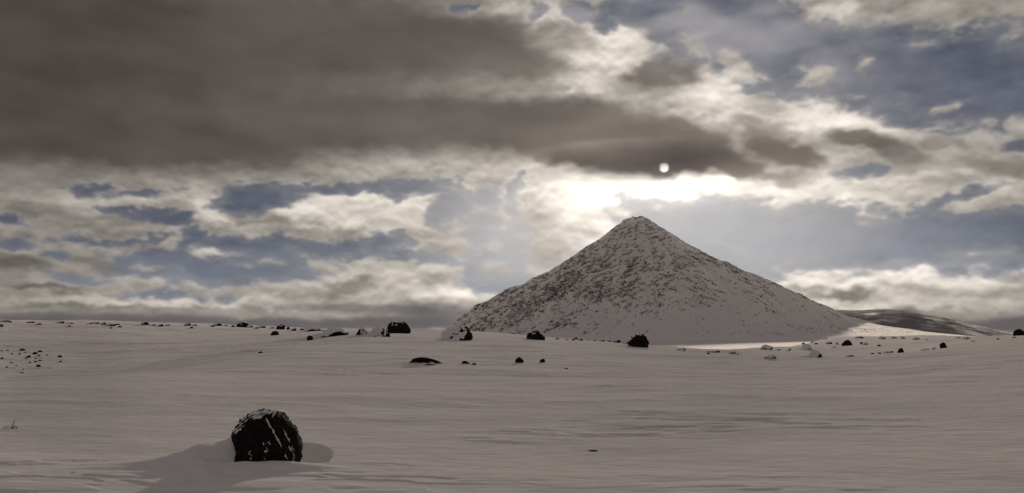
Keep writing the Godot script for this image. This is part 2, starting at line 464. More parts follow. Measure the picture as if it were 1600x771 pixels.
func ground_hit(px: float, py: float) -> Vector3:
	var dir := px_dir(px, py)
	var flat := sqrt(dir.x * dir.x + dir.z * dir.z)
	var col := column_heights(u_of(dir.x, dir.z))
	var d := 6.0
	var prev := 6.0
	while d < 3000.0:
		var x := dir.x / flat * d
		var z := dir.z / flat * d
		var y := EYE + dir.y / flat * d
		if along(col, d) + relief(x, z, d) >= y:
			var lo := prev
			var hi := d
			for i in 14:
				var m := (lo + hi) * 0.5
				if along(col, m) + relief(dir.x / flat * m, dir.z / flat * m, m) >= EYE + dir.y / flat * m:
					hi = m
				else:
					lo = m
			return Vector3(dir.x / flat * hi, EYE + dir.y / flat * hi, dir.z / flat * hi)
		prev = d
		d *= 1.006
	return Vector3.INF

func crest_hit(px: float, py: float) -> Vector3:      # the ground under a pixel, or the crest below it
	for k in 40:
		var p := ground_hit(px, py + k * 0.5)
		if p != Vector3.INF and p.length() < 420.0:
			return p
	return Vector3.INF

func grid_mesh(pos: PackedVector3Array, col: PackedColorArray, nu: int, nv: int, wrap := false) -> ArrayMesh:
	# rows of nu points, nv rows; front faces are seen from above
	var nor := PackedVector3Array()
	nor.resize(nu * nv)
	for j in nv:
		var ja := maxi(j - 1, 0) * nu
		var jb := mini(j + 1, nv - 1) * nu
		for i in nu:
			var ia := i - 1
			var ib := i + 1
			if wrap:
				ia = (ia + nu) % nu
				ib = ib % nu
			else:
				ia = maxi(ia, 0)
				ib = mini(ib, nu - 1)
			var n := (pos[j * nu + ib] - pos[j * nu + ia]).cross(pos[jb + i] - pos[ja + i])
			if n.y < 0.0:
				n = -n
			nor[j * nu + i] = n.normalized()
	var idx := PackedInt32Array()
	var cols := nu if wrap else nu - 1
	idx.resize((nv - 1) * cols * 6)
	var k := 0
	var flip := (pos[1] - pos[0]).cross(pos[nu] - pos[0]).y > 0.0
	for j in nv - 1:
		for i in cols:
			var a := j * nu + i
			var b := j * nu + (i + 1) % nu
			var c := a + nu
			var d := b + nu
			if flip:
				idx[k] = a; idx[k + 1] = c; idx[k + 2] = b
				idx[k + 3] = b; idx[k + 4] = c; idx[k + 5] = d
			else:
				idx[k] = a; idx[k + 1] = b; idx[k + 2] = c
				idx[k + 3] = b; idx[k + 4] = d; idx[k + 5] = c
			k += 6
	var arr := []
	arr.resize(Mesh.ARRAY_MAX)
	arr[Mesh.ARRAY_VERTEX] = pos
	arr[Mesh.ARRAY_NORMAL] = nor
	if col.size():
		arr[Mesh.ARRAY_COLOR] = col
	arr[Mesh.ARRAY_INDEX] = idx
	var m := ArrayMesh.new()
	m.add_surface_from_arrays(Mesh.PRIMITIVE_TRIANGLES, arr)
	return m

func structure(called: String, m: Mesh, material: Material) -> MeshInstance3D:
	var o := MeshInstance3D.new()
	o.name = called
	o.mesh = m
	o.material_override = material
	o.set_meta("kind", "structure")
	add_child(o, true)
	return o

func build_ground() -> void:
	var az := PackedFloat32Array()
	var edge_l := atan((-180.0 - CX) / F * cp)
	var edge_r := atan((1780.0 - CX) / F * cp)
	var n_side := 70
	for i in n_side:
		az.append(-PI + (edge_l + PI) * i / n_side)
	var u := -180.0
	while u < 1780.0:
		az.append(atan((u - CX) / F * cp))
		u += 2.1
	for i in n_side:
		az.append(edge_r + (PI - edge_r) * i / n_side)
	var ds := PackedFloat32Array([0.02, 0.6, 1.2, 2.0, 3.0, 4.0, 5.0, 5.8, 6.4])
	var d := 7.0
	while d < 15500.0:
		ds.append(d)
		d *= 1.0036 if d < 15.0 else 1.0075 if d < 110.0 else 1.013 if d < 420.0 else 1.035 if d < 3000.0 else 1.15
	var nu := az.size()
	var nv := ds.size()
	var pos := PackedVector3Array()
	pos.resize(nu * nv)
	var col := PackedColorArray()
	col.resize(nu * nv)
	for i in nu:
		var sx := sin(az[i])
		var sz := -cos(az[i])
		var ch := column_heights(u_of(sx, sz))
		for j in nv:
			var dd := ds[j]
			var x := sx * dd
			var z := sz * dd
			var h := along(ch, dd) + relief(x, z, dd)
			pos[j * nu + i] = Vector3(x, h, z)
			# wind crust: older, greyer snow showing in streaky patches
			var s := clampf(dd / 25.0, 0.5, 8.0)
			var c := n_tone.get_noise_2d(x / s * 1.2, z / s * 2.2)
			var g := n_fine.get_noise_2d(x * 0.12, z * 0.9)
			var k := 1.0 - 0.10 * ss(0.0, 0.5, c + g * 0.22)
			col[j * nu + i] = Color(k, k, k * 0.995)
	structure("snow_field", grid_mesh(pos, col, nu, nv, true), snow)

# ------------------------------------------------------------------ the fell
const FELL_D := 2500.0
const PROFILE_R := [[0, 341], [14, 343], [30, 355], [54, 371], [77, 388], [121, 413], [161, 433], [217, 461], [250, 476], [273, 488], [300, 500], [340, 511], [400, 521], [480, 530], [620, 546]]
const PROFILE_FAN := [[0, 470], [255, 487], [275, 492], [300, 499], [340, 510], [400, 520], [480, 529], [620, 545]]
const PROFILE_L := [[0, 341], [16, 343], [26, 348], [40, 360], [64, 378], [92, 396], [120, 416], [150, 436], [188, 452], [224, 468], [252, 480], [272, 494], [286, 507], [298, 520], [330, 538], [620, 552]]
const PROFILE_F := [[0, 341], [14, 343], [30, 355], [54, 371], [77, 388], [121, 413], [161, 434], [196, 455], [228, 475], [258, 493], [285, 508], [312, 518], [350, 525], [430, 531], [620, 548]]
var fell_c := Vector2.ZERO
var fell_r := Vector2.RIGHT       # to the right as seen from the photographer
var fell_f := Vector2.DOWN        # towards the photographer
var n_fell: FastNoiseLite
var n_fell2: FastNoiseLite
var n_spot: FastNoiseLite

func profile(p: Array, r: float) -> float:
	var px := r / FELL_D * F
	var i := 0
	while i < p.size() - 2 and px >= p[i + 1][0]:
		i += 1
	var t := clampf((px - p[i][0]) / float(p[i + 1][0] - p[i][0]), 0.0, 1.5)
	return (HORIZON - lerpf(p[i][1], p[i + 1][1], t)) / F * FELL_D + EYE

func fell_height(s: float, t: float) -> float:       # s to the right, t towards the camera, from the summit
	var r := sqrt(s * s + t * t)
	var c := s / maxf(r, 0.001)
	var f := t / maxf(r, 0.001)
	# shallow ribs running down the slope
	var ang := atan2(s, t)
	var rr := r * (1.0 + 0.085 * n_fell2.get_noise_2d(ang * 160.0 + r * 0.05, r * 0.12) * ss(30, 200, r))
	var h := lerpf(profile(PROFILE_L, rr), profile(PROFILE_R, rr), ss(-0.75, 0.75, c))
	h = lerpf(h, profile(PROFILE_F, rr), ss(0.15, 0.85, f))
	# the right flank runs out in a broad low fan
	var lobe := lerpf(-27.0, minf(24.0, profile(PROFILE_FAN, maxf(s, 480.0))), clampf(1.0 - (absf(t) - 20.0) / 1080.0, 0.0, 1.0) * ss(40.0, 400.0, s))
	var k := clampf(0.5 + 0.5 * (h - lobe) / 8.0, 0.0, 1.0)
	h = lerpf(lobe, h, k) + 8.0 * k * (1.0 - k)
	var rough := ss(-20.0, 60.0, h) * (1.0 - 0.9 * ss(400.0, 540.0, s))
	h += n_fell.get_noise_2d(s, t) * 7.0 * (0.10 + 0.90 * rough) * ss(10, 90, r)
	h += n_spot.get_noise_2d(s * 0.6, t * 0.6) * (1.8 * rough + 0.8)
	h += n_spot.get_noise_2d(s * 0.9 + 70.0, t * 0.5) * 7.0 * ss(150.0, 30.0, r)      # crags round the top
	return h

func fell_density(s: float, t: float, h: float) -> float:     # how much scree shows through the snow, 0..1
	# photograph column and row of the point
	var u := 1000.0 + s / FELL_D * F
	var row := HORIZON - (h - EYE) / FELL_D * F
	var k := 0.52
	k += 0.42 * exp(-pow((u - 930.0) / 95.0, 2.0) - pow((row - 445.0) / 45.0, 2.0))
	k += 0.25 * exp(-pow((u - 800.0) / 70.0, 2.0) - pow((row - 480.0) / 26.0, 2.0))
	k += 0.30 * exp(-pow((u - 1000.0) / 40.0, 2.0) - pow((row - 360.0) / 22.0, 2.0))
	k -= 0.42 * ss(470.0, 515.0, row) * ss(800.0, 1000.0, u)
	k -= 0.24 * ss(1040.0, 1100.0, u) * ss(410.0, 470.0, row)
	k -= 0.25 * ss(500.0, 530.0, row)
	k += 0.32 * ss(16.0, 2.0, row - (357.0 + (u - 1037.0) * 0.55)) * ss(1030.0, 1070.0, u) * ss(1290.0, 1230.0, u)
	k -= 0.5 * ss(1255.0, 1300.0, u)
	# ribs blown bare, gullies filled with snow
	var r := sqrt(s * s + t * t)
	k += 0.42 * n_fell2.get_noise_2d(atan2(s, t) * 210.0 + r * 0.03 + 40.0, r * 0.07)
	# stony mounds at the foot
	k += 0.75 * exp(-pow((u - 800.0) / 22.0, 2.0) - pow((row - 513.0) / 5.0, 2.0)) + 0.5 * exp(-pow((u - 905.0) / 20.0, 2.0) - pow((row - 508.0) / 4.0, 2.0))
	return clampf(k, 0.0, 1.0)

func build_fell() -> void:
	var dir := px_dir(1000.0, HORIZON)
	var flat := Vector2(dir.x, dir.z).normalized()
	fell_c = flat * FELL_D
	fell_f = -flat
	fell_r = Vector2(-flat.y, flat.x)
	if fell_r.x < 0.0:
		fell_r = -fell_r
	var s0 := -760.0
	var s1 := 1160.0
	var t0 := -760.0
	var t1 := 1150.0
	var nu := 520
	var nv := 330
	var pos := PackedVector3Array()
	pos.resize(nu * nv)
	var col := PackedColorArray()
	col.resize(nu * nv)
	for j in nv:
		var t := lerpf(t0, t1, float(j) / (nv - 1))
		for i in nu:
			var s := lerpf(s0, s1, float(i) / (nu - 1))
			var h := fell_height(s, t)
			var p := fell_c + fell_r * s + fell_f * t
			pos[j * nu + i] = Vector3(p.x, h, p.y)
			var k := fell_density(s, t, h)
			var right := ss(20.0, 160.0, s)
			# rows of scree: slanting up to the right on the left face, down the fall line on the right one
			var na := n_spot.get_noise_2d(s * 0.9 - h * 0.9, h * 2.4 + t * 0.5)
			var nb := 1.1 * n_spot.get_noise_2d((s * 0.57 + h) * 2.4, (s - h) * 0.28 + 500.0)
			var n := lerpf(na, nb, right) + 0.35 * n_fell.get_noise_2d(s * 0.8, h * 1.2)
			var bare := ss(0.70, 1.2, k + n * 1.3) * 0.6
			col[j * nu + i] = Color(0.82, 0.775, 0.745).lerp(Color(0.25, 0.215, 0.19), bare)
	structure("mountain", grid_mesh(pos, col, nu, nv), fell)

func build_scree() -> void:
	var rng := RandomNumberGenerator.new()
	rng.seed = 77
	var where: Array[Transform3D] = []
	var tries := 0
	while where.size() < 34000 and tries < 420000:
		tries += 1
		var s := rng.randf_range(-560.0, 560.0)
		var t := rng.randf_range(-40.0, 620.0)
		var h := fell_height(s, t)
		if h < -18.0:
			continue
		var k := fell_density(s, t, h)
		var right := ss(20.0, 160.0, s)
		var na := n_spot.get_noise_2d(s * 0.9 - h * 0.9, h * 2.4 + t * 0.5)
		var nb := 1.1 * n_spot.get_noise_2d((s * 0.57 + h) * 2.4, (s - h) * 0.28 + 500.0)
		var n := lerpf(na, nb, right)
		var want := clampf(ss(0.42, 1.1, k + n * 1.2 + 0.45 * n_fell.get_noise_2d(s * 0.8, h * 1.2)), 0.0, 1.0)
		if rng.randf() > want + 0.012:
			continue
		var p := fell_c + fell_r * s + fell_f * t
		var size := 0.55 + 1.5 * pow(rng.randf(), 3.0)
		var b := Basis.from_euler(Vector3(rng.randf_range(-0.4, 0.4), rng.randf() * TAU, rng.randf_range(-0.4, 0.4)))
		b = b.scaled(Vector3(size * rng.randf_range(1.0, 1.7), size * rng.randf_range(0.5, 0.9), size))
		where.append(Transform3D(b, Vector3(p.x, h - 0.15 * size, p.y)))
	var mm := MultiMesh.new()
	mm.transform_format = MultiMesh.TRANSFORM_3D
	mm.mesh = rock_shape(901, 1, 0.35)
	mm.instance_count = where.size()
	for i in where.size():
		mm.set_instance_transform(i, where[i])
	var o := MultiMeshInstance3D.new()
	o.name = "scree"
	o.multimesh = mm
	o.material_override = rock_brown
	o.set_meta("kind", "stuff")
	o.set_meta("label", "dark scree and stones showing through snow on the mountain")
	o.set_meta("category", "scree")
	add_child(o, true)

# ------------------------------------------------------------------ the low hill far behind
func build_far_hill() -> void:
	var d0 := 5600.0
	var crest := [[1180, 492], [1240, 490], [1285, 488], [1320, 487], [1352, 488.5], [1378, 486.5], [1410, 488], [1438, 493], [1475, 499], [1510, 507], [1550, 515], [1580, 519.5], [1620, 524], [1700, 530]]
	var nu := 300
	var nv := 90
	var pos := PackedVector3Array()
	pos.resize(nu * nv)
	var col := PackedColorArray()
	col.resize(nu * nv)
	for i in nu:
		var u := lerpf(1180.0, 1700.0, float(i) / (nu - 1))
		var k := 0
		while k < crest.size() - 2 and u >= crest[k + 1][0]:
			k += 1
		var row := lerpf(crest[k][1], crest[k + 1][1], (u - crest[k][0]) / (crest[k + 1][0] - crest[k][0]))
		var dir := px_dir(u, HORIZON)
		var flat := Vector2(dir.x, dir.z).normalized()
		for j in nv:
			var v := float(j) / (nv - 1) * 2.0 - 1.0     # -1 near foot, 0 crest, 1 far foot
			var d := d0 + v * 1500.0
			var top := EYE + (HORIZON - row) / F * d0
			var h := lerpf(-75.0, top, pow(cos(v * PI * 0.5), 1.25))
			var p := flat * d
			var n := n_fell.get_noise_2d(p.x * 0.35, p.y * 0.35)
			h += n * 9.0 * (1.0 - absf(v))
			pos[j * nu + i] = Vector3(p.x, h, p.y)
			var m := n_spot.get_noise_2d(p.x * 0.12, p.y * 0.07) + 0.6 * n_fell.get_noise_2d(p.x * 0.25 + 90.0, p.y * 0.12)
			var bare := ss(-0.25, 0.30, m + 0.55 - ss(1390.0, 1540.0, u) * 0.55)  # bare rock, and cloud shade put into the colour, less towards the right
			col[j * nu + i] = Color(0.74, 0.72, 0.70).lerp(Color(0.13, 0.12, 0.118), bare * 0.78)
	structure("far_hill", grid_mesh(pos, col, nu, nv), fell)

# ------------------------------------------------------------------ rocks
func ico(level: int) -> Array:
	var t := (1.0 + sqrt(5.0)) / 2.0
	var v: Array[Vector3] = []
	for p in [Vector3(-1, t, 0), Vector3(1, t, 0), Vector3(-1, -t, 0), Vector3(1, -t, 0), Vector3(0, -1, t), Vector3(0, 1, t), Vector3(0, -1, -t), Vector3(0, 1, -t), Vector3(t, 0, -1), Vector3(t, 0, 1), Vector3(-t, 0, -1), Vector3(-t, 0, 1)]:
		v.append(p.normalized())
	var f := [0, 11, 5, 0, 5, 1, 0, 1, 7, 0, 7, 10, 0, 10, 11, 1, 5, 9, 5, 11, 4, 11, 10, 2, 10, 7, 6, 7, 1, 8, 3, 9, 4, 3, 4, 2, 3, 2, 6, 3, 6, 8, 3, 8, 9, 4, 9, 5, 2, 4, 11, 6, 2, 10, 8, 6, 7, 9, 8, 1]
	for l in level:
		var g := []
		var mids := {}
		for i in range(0, f.size(), 3):
			var m := []
			for e in 3:
				var a: int = f[i + e]
				var b: int = f[i + (e + 1) % 3]
				var key := mini(a, b) * 1000000 + maxi(a, b)
				if not mids.has(key):
					mids[key] = v.size()
					v.append(((v[a] + v[b]) * 0.5).normalized())
				m.append(mids[key])
			g.append_array([f[i], m[0], m[2], f[i + 1], m[1], m[0], f[i + 2], m[2], m[1], m[0], m[1], m[2]])
		f = g
	return [v, f]

func mesh_of(v: Array, f: Array, smooth: bool) -> ArrayMesh:
	var st := SurfaceTool.new()
	st.begin(Mesh.PRIMITIVE_TRIANGLES)
	st.set_smooth_group(0 if smooth else -1)
	for i in range(0, f.size(), 3):
		for k in [0, 2, 1]:
			st.add_vertex(v[f[i + k]])
	st.generate_normals()
	return st.commit()

# a block cut by random planes and roughened; half-height about 1
func rock_points(sd: int, level: int, rough: float, planes: Array = []) -> Array:
	var rng := RandomNumberGenerator.new()
	rng.seed = sd
	var made := ico(level)
	var cut := planes.duplicate()
	if cut.is_empty():
		for i in 9:
			var n := Vector3(rng.randf_range(-1, 1), rng.randf_range(-0.35, 1), rng.randf_range(-1, 1)).normalized()
			cut.append([n, rng.randf_range(0.82, 0.98) if sd in [700, 735] else rng.randf_range(0.66, 0.94)])
	var n1 := fnl(sd, 1.3, 4, 0.55)
	var out: Array[Vector3] = []
	for p in made[0]:
		var r := 1.0
		for c in cut:
			var k: float = p.dot(c[0])
			if k > 0.05:
				r = minf(r, c[1] / k)
		r *= 1.0 + rough * 0.5 * n1.get_noise_3dv(p * 1.2) + rough * 0.22 * n1.get_noise_3dv(p * 4.5)
		out.append(p * r)
	return [out, made[1]]

func rock_shape(sd: int, level: int, rough: float) -> ArrayMesh:
	var r := rock_points(sd, level, rough)
	return mesh_of(r[0], r[1], level > 2)

# the snow lying on a rock: the rock's skin lifted where snow rests, sunk below it elsewhere
func cap_shape(points: Array, sd: int, scale: Vector3, amount: float, lean: Vector3, thick: float, lines: Array = [], least := 10) -> Array[ArrayMesh]:
	var v: Array = points[0]
	var f: Array = points[1]
	var nor: Array[Vector3] = []
	nor.resize(v.size())
	nor.fill(Vector3.ZERO)
	for i in range(0, f.size(), 3):
		var n: Vector3 = (v[f[i + 1]] * scale - v[f[i]] * scale).cross(v[f[i + 2]] * scale - v[f[i]] * scale)
		for e in 3:
			nor[f[i + e]] += n
	var n1 := fnl(sd + 5, 2.2, 3)
	var n2 := fnl(sd + 6, 1.7, 2)
	var lift := PackedFloat32Array()
	var moved: Array[Vector3] = []
	for i in v.size():
		var n: Vector3 = nor[i].normalized()
		var p: Vector3 = v[i]
		var m := n.dot(lean) - amount + 0.45 * n1.get_noise_3dv(p * scale.y * 3.0)
		if lines.size() and p.z > 0.0:
			# snow blown into the cracks of the face
			var wob := 0.10 * n2.get_noise_3dv(p * 4.0)
			for q in lines:
				var near := Geometry2D.get_closest_point_to_segment(Vector2(p.x + wob, p.y - wob), q[0], q[1])
				var c: float = q[2] * (0.75 + 1.1 * n1.get_noise_3dv(p * 1.6)) - near.distance_to(Vector2(p.x + wob, p.y - wob))
				m = maxf(m, c * 6.0)
		var t := clampf(m * 2.0, -1.0, 1.0)
		lift.append(t)
		moved.append(p + (n / scale) * thick * (t if t > 0.0 else t * 0.8))
	# one mesh for each separate patch of snow
	var root := PackedInt32Array(range(v.size()))
	var tri := PackedInt32Array()
	for i in range(0, f.size(), 3):
		if lift[f[i]] > 0.0 or lift[f[i + 1]] > 0.0 or lift[f[i + 2]] > 0.0:
			tri.append(i)
			var a := find(root, f[i])
			root[find(root, f[i + 1])] = a
			root[find(root, f[i + 2])] = a
	var groups := {}
	for i in tri:
		var a := find(root, f[i])
		if not groups.has(a):
			groups[a] = []
		groups[a].append_array([f[i], f[i + 1], f[i + 2]])
	var out: Array[ArrayMesh] = []
	for a in groups:
		if groups[a].size() >= least * 3:
			out.append(mesh_of(moved, groups[a], true))
	return out

func find(root: PackedInt32Array, i: int) -> int:
	while root[i] != i:
		i = root[i]
	return i

func part(called: String, m: Mesh, material: Material, parent: Node3D) -> MeshInstance3D:
	var o := MeshInstance3D.new()
	o.name = called
	o.mesh = m
	o.material_override = material
	parent.add_child(o, true)
	return o

var used := {}
func numbered(called: String) -> String:
	used[called] = used.get(called, -1) + 1
	return called if used[called] == 0 else "%s_%03d" % [called, used[called]]

var variants := []     # [stone mesh, cap mesh]

func make_variants() -> void:
	for k in 7:
		var pts := rock_points(300 + k, 2, 0.38)
		variants.append([mesh_of(pts[0], pts[1], false), cap_shape(pts, 40 + k, Vector3.ONE, 0.45, Vector3(-0.45, 0.85, 0.3).normalized(), 0.07)])

# A rock whose base shows at photograph pixel (px, py), w wide and hh high in the photograph.
func stone(px: float, py: float, w: float, hh: float, k: int, sd: int, snowed: float, lean: Vector3, called: String, label: String, category: String, group := "", capped := true, sink := 0.88) -> Node3D:
	var p := crest_hit(px, py)
	if p == Vector3.INF:
		return null
	var d := p.length()
	var m := d / F
	var t := Node3D.new()
	t.name = numbered(called)
	var sx := w * m * 0.56
	var sy := hh * m / (2.0 - sink) * 1.15
	t.position = p + Vector3(0, sy * (1.0 - sink), 0)
	add_child(t)
	var size := Vector3(sx, sy, sx * 0.8)
	if sd >= 0:
		# a boulder of its own shape
		var pts := rock_points(sd, 3, 0.34)
		part("stone", mesh_of(pts[0], pts[1], false), rock, t).scale = size
		if snowed < 1.0:
			for c in cap_shape(pts, sd, size / size.y, snowed, lean.normalized(), 0.06):
				part("snow_patch", c, cap_snow, t).scale = size
	else:
		part("stone", variants[k][0], rock, t).scale = size
		if capped:
			for c in variants[k][1]:
				part("snow_patch", c, cap_snow, t).scale = size
	t.set_meta("label", label)
	t.set_meta("category", category)
	if group:
		t.set_meta("group", group)
	return t

func _ready() -> void:
	pitch = atan((HORIZON - CY) / F)
	cp = cos(pitch)
	sp = sin(pitch)
	var cam := Camera3D.new()
	cam.name = "camera"
	cam.fov = rad_to_deg(2.0 * atan(CY / F))
	cam.near = 0.1
	cam.far = 60000.0
	cam.position = Vector3(0, EYE, 0)
	cam.rotation = Vector3(pitch, 0, 0)
	add_child(cam)
	cam.current = true

	var env := Environment.new()
	env.background_mode = Environment.BG_SKY
	env.tonemap_mode = Environment.TONE_MAPPER_LINEAR
	env.tonemap_exposure = 2.5
	env.background_energy_multiplier = 0.4
	env.sdfgi_enabled = true
	env.ssao_enabled = true
	env.ssil_enabled = true
	env.volumetric_fog_enabled = true
	env.volumetric_fog_density = 0.0
	var sky := Sky.new()
	var pano := PanoramaSkyMaterial.new()
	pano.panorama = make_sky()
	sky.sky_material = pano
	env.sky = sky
	var we := WorldEnvironment.new()
	we.environment = env
	we.name = "environment"
	add_child(we)

	var sun := DirectionalLight3D.new()
	sun.name = "sun"
	var to_sun := px_dir(SUN_PX.x, SUN_PX.y)
	sun.look_at_from_position(Vector3.ZERO, -to_sun, Vector3.UP)
	sun.light_color = Color(1.0, 0.94, 0.875)
	sun.light_energy = 1.6
	sun.light_angular_distance = 2.2
	sun.shadow_enabled = true
	add_child(sun)

	make_materials()
	kl = PackedFloat32Array()
	for d in KD:
		kl.append(log(d))
	n_broad = fnl(1, 0.035, 3)
	n_mid = fnl(2, 0.35, 3)
	n_fine = fnl(3, 1.6, 2)
	n_tone = fnl(4, 0.06, 4)
	n_fell = fnl(5, 0.012, 4)
	n_fell2 = fnl(6, 0.03, 3)
	n_spot = fnl(7, 0.05, 4, 0.6)
	var bd := px_dir(418.0, HORIZON)
	boulder_away = Vector2(bd.x, bd.z).normalized()
	boulder_right = Vector2(-boulder_away.y, boulder_away.x)
	var new_drifts := []
	boulder_at = boulder_away * 10.35 + boulder_right * 0.02
	for q in DRIFTS:
		var p := crest_hit(q[0], q[1])
		var m := p.length() / F
		new_drifts.append([p.x, p.z, q[2] * m * 0.5, q[3] * m])
	hollows = new_drifts
	build_ground()
	build_fell()
	build_far_hill()
	build_scree()
	make_variants()
	build_rocks()
	build_cloud()

#ROCKS
# stones a few pixels across: [column, base row, width, height] in the photograph
const RIDGE := [[6, 503, 15, 3], [14, 504, 8, 2], [2, 511, 6, 4], [45, 505, 9, 2], [51, 505, 6, 2], [60, 507.5, 8, 2], [93, 505.5, 12, 3.5], [109, 506.5, 13, 2], [140, 507, 8, 2], [148, 506.5, 12, 3], [161, 508, 8, 4], [172, 509.5, 16, 4], [182, 508, 10, 2], [108, 511, 6, 2], [173, 514, 4, 2], [187, 512, 6, 2], [226, 508, 13, 4.5], [240, 509, 7, 2], [251, 510, 9, 3], [262, 509, 8, 2], [293, 509, 11, 4], [304, 509.5, 8, 2], [299, 513.5, 6, 2.5], [332, 511, 8, 3], [340, 509.5, 13, 4], [352, 510, 8, 2], [364, 511, 6, 3], [390, 512, 10, 3.5], [400, 514, 7, 3], [409, 512.5, 14, 3], [425, 513.5, 8, 2], [450, 515.5, 6, 4], [459, 517, 10, 4], [471, 516.5, 8, 3], [479, 518.5, 10, 3.5], [507, 518, 10, 2.5]]
const CLUSTER := [[2, 549, 5, 1.6], [11, 548.5, 5, 1.8], [34, 548, 10, 3], [39, 551.5, 4, 1.5], [18, 554, 4, 2], [30, 554, 4, 2], [54, 554, 9, 3.5], [62, 550.5, 9, 2.5], [60, 556.5, 6, 2], [73, 555.5, 4, 1.6], [3, 561, 7, 2.5], [44, 559.5, 8, 4], [40, 561, 5, 2], [55, 561, 4, 1.6], [93, 558.5, 8, 3], [94, 566, 6, 2.2], [62, 564.5, 6, 2], [55, 566.5, 6, 2], [46, 567.5, 5, 2], [17, 567.5, 5, 2], [25, 572.5, 4, 1.6], [10, 574.5, 5, 2], [36, 578, 5, 1.5], [59, 573.5, 8, 4], [34, 583.5, 7, 2]]
const KNOLL := [[900, 526, 6, 3.5], [885, 531.5, 8, 2], [896, 532, 6, 2], [907, 532, 9, 2.5], [918, 532.5, 8, 2], [929, 533, 8, 2.5], [941, 533.5, 10, 3], [952, 534, 7, 2], [964, 535, 13, 5], [977, 535.5, 10, 4], [871, 530, 6, 2], [1107, 553.5, 6, 2]]
const FLATS := [[1068, 547.5, 9, 4], [1060, 547, 8, 2], [1115, 550.5, 26, 3], [1107, 553, 6, 1.6], [1145, 552.5, 12, 4], [1153, 555, 5, 2], [1217, 547.5, 7, 2.5], [1235, 547, 5, 2], [1296, 538, 10, 3.5], [1308, 538.5, 7, 3.5], [1318, 540, 8, 4], [1276, 538, 6, 2], [1353, 539, 11, 4.5], [1347, 538, 6, 3], [1374, 541, 6, 2], [1304, 543.5, 8, 2], [1343, 529, 13, 3], [1378, 529, 12, 3], [1397, 529, 11, 3], [1411, 529.5, 8, 4], [1432, 530.5, 12, 3], [1448, 531.5, 7, 2], [1364, 553.5, 6, 2], [1375, 553, 6, 2], [1387, 552, 12, 3.5], [1394, 551, 6, 2], [1447, 547.5, 14, 2.5], [1460, 546, 7, 2.5], [1498, 529, 9, 3], [1511, 530.5, 12, 4.5], [1522, 534, 8, 2], [1585, 528.5, 8, 2.5], [1560, 531, 6, 2], [1329, 557, 14, 2.5], [1290, 529.5, 8, 2], [1270, 530.5, 7, 2], [1256, 532, 6, 2], [1232, 549, 7, 2]]
const SPRIGS := [[741, 570, 9, 2.5], [848, 566.5, 11, 5.5], [885, 577, 7, 1.5], [928, 705, 19, 2], [407, 552, 9, 2.5]]

func stones(list: Array, sd: int, much: float, called: String, label: String, group: String, capped: bool) -> void:
	var rng := RandomNumberGenerator.new()
	rng.seed = sd
	for s in list:
		stone(s[0], s[1], s[2] * 0.9 * much, s[3] * 0.95 * much, rng.randi() % variants.size(), -1, 1.0, Vector3.UP, called, label, "stone", group, capped and s[2] > 6.0, 0.9)

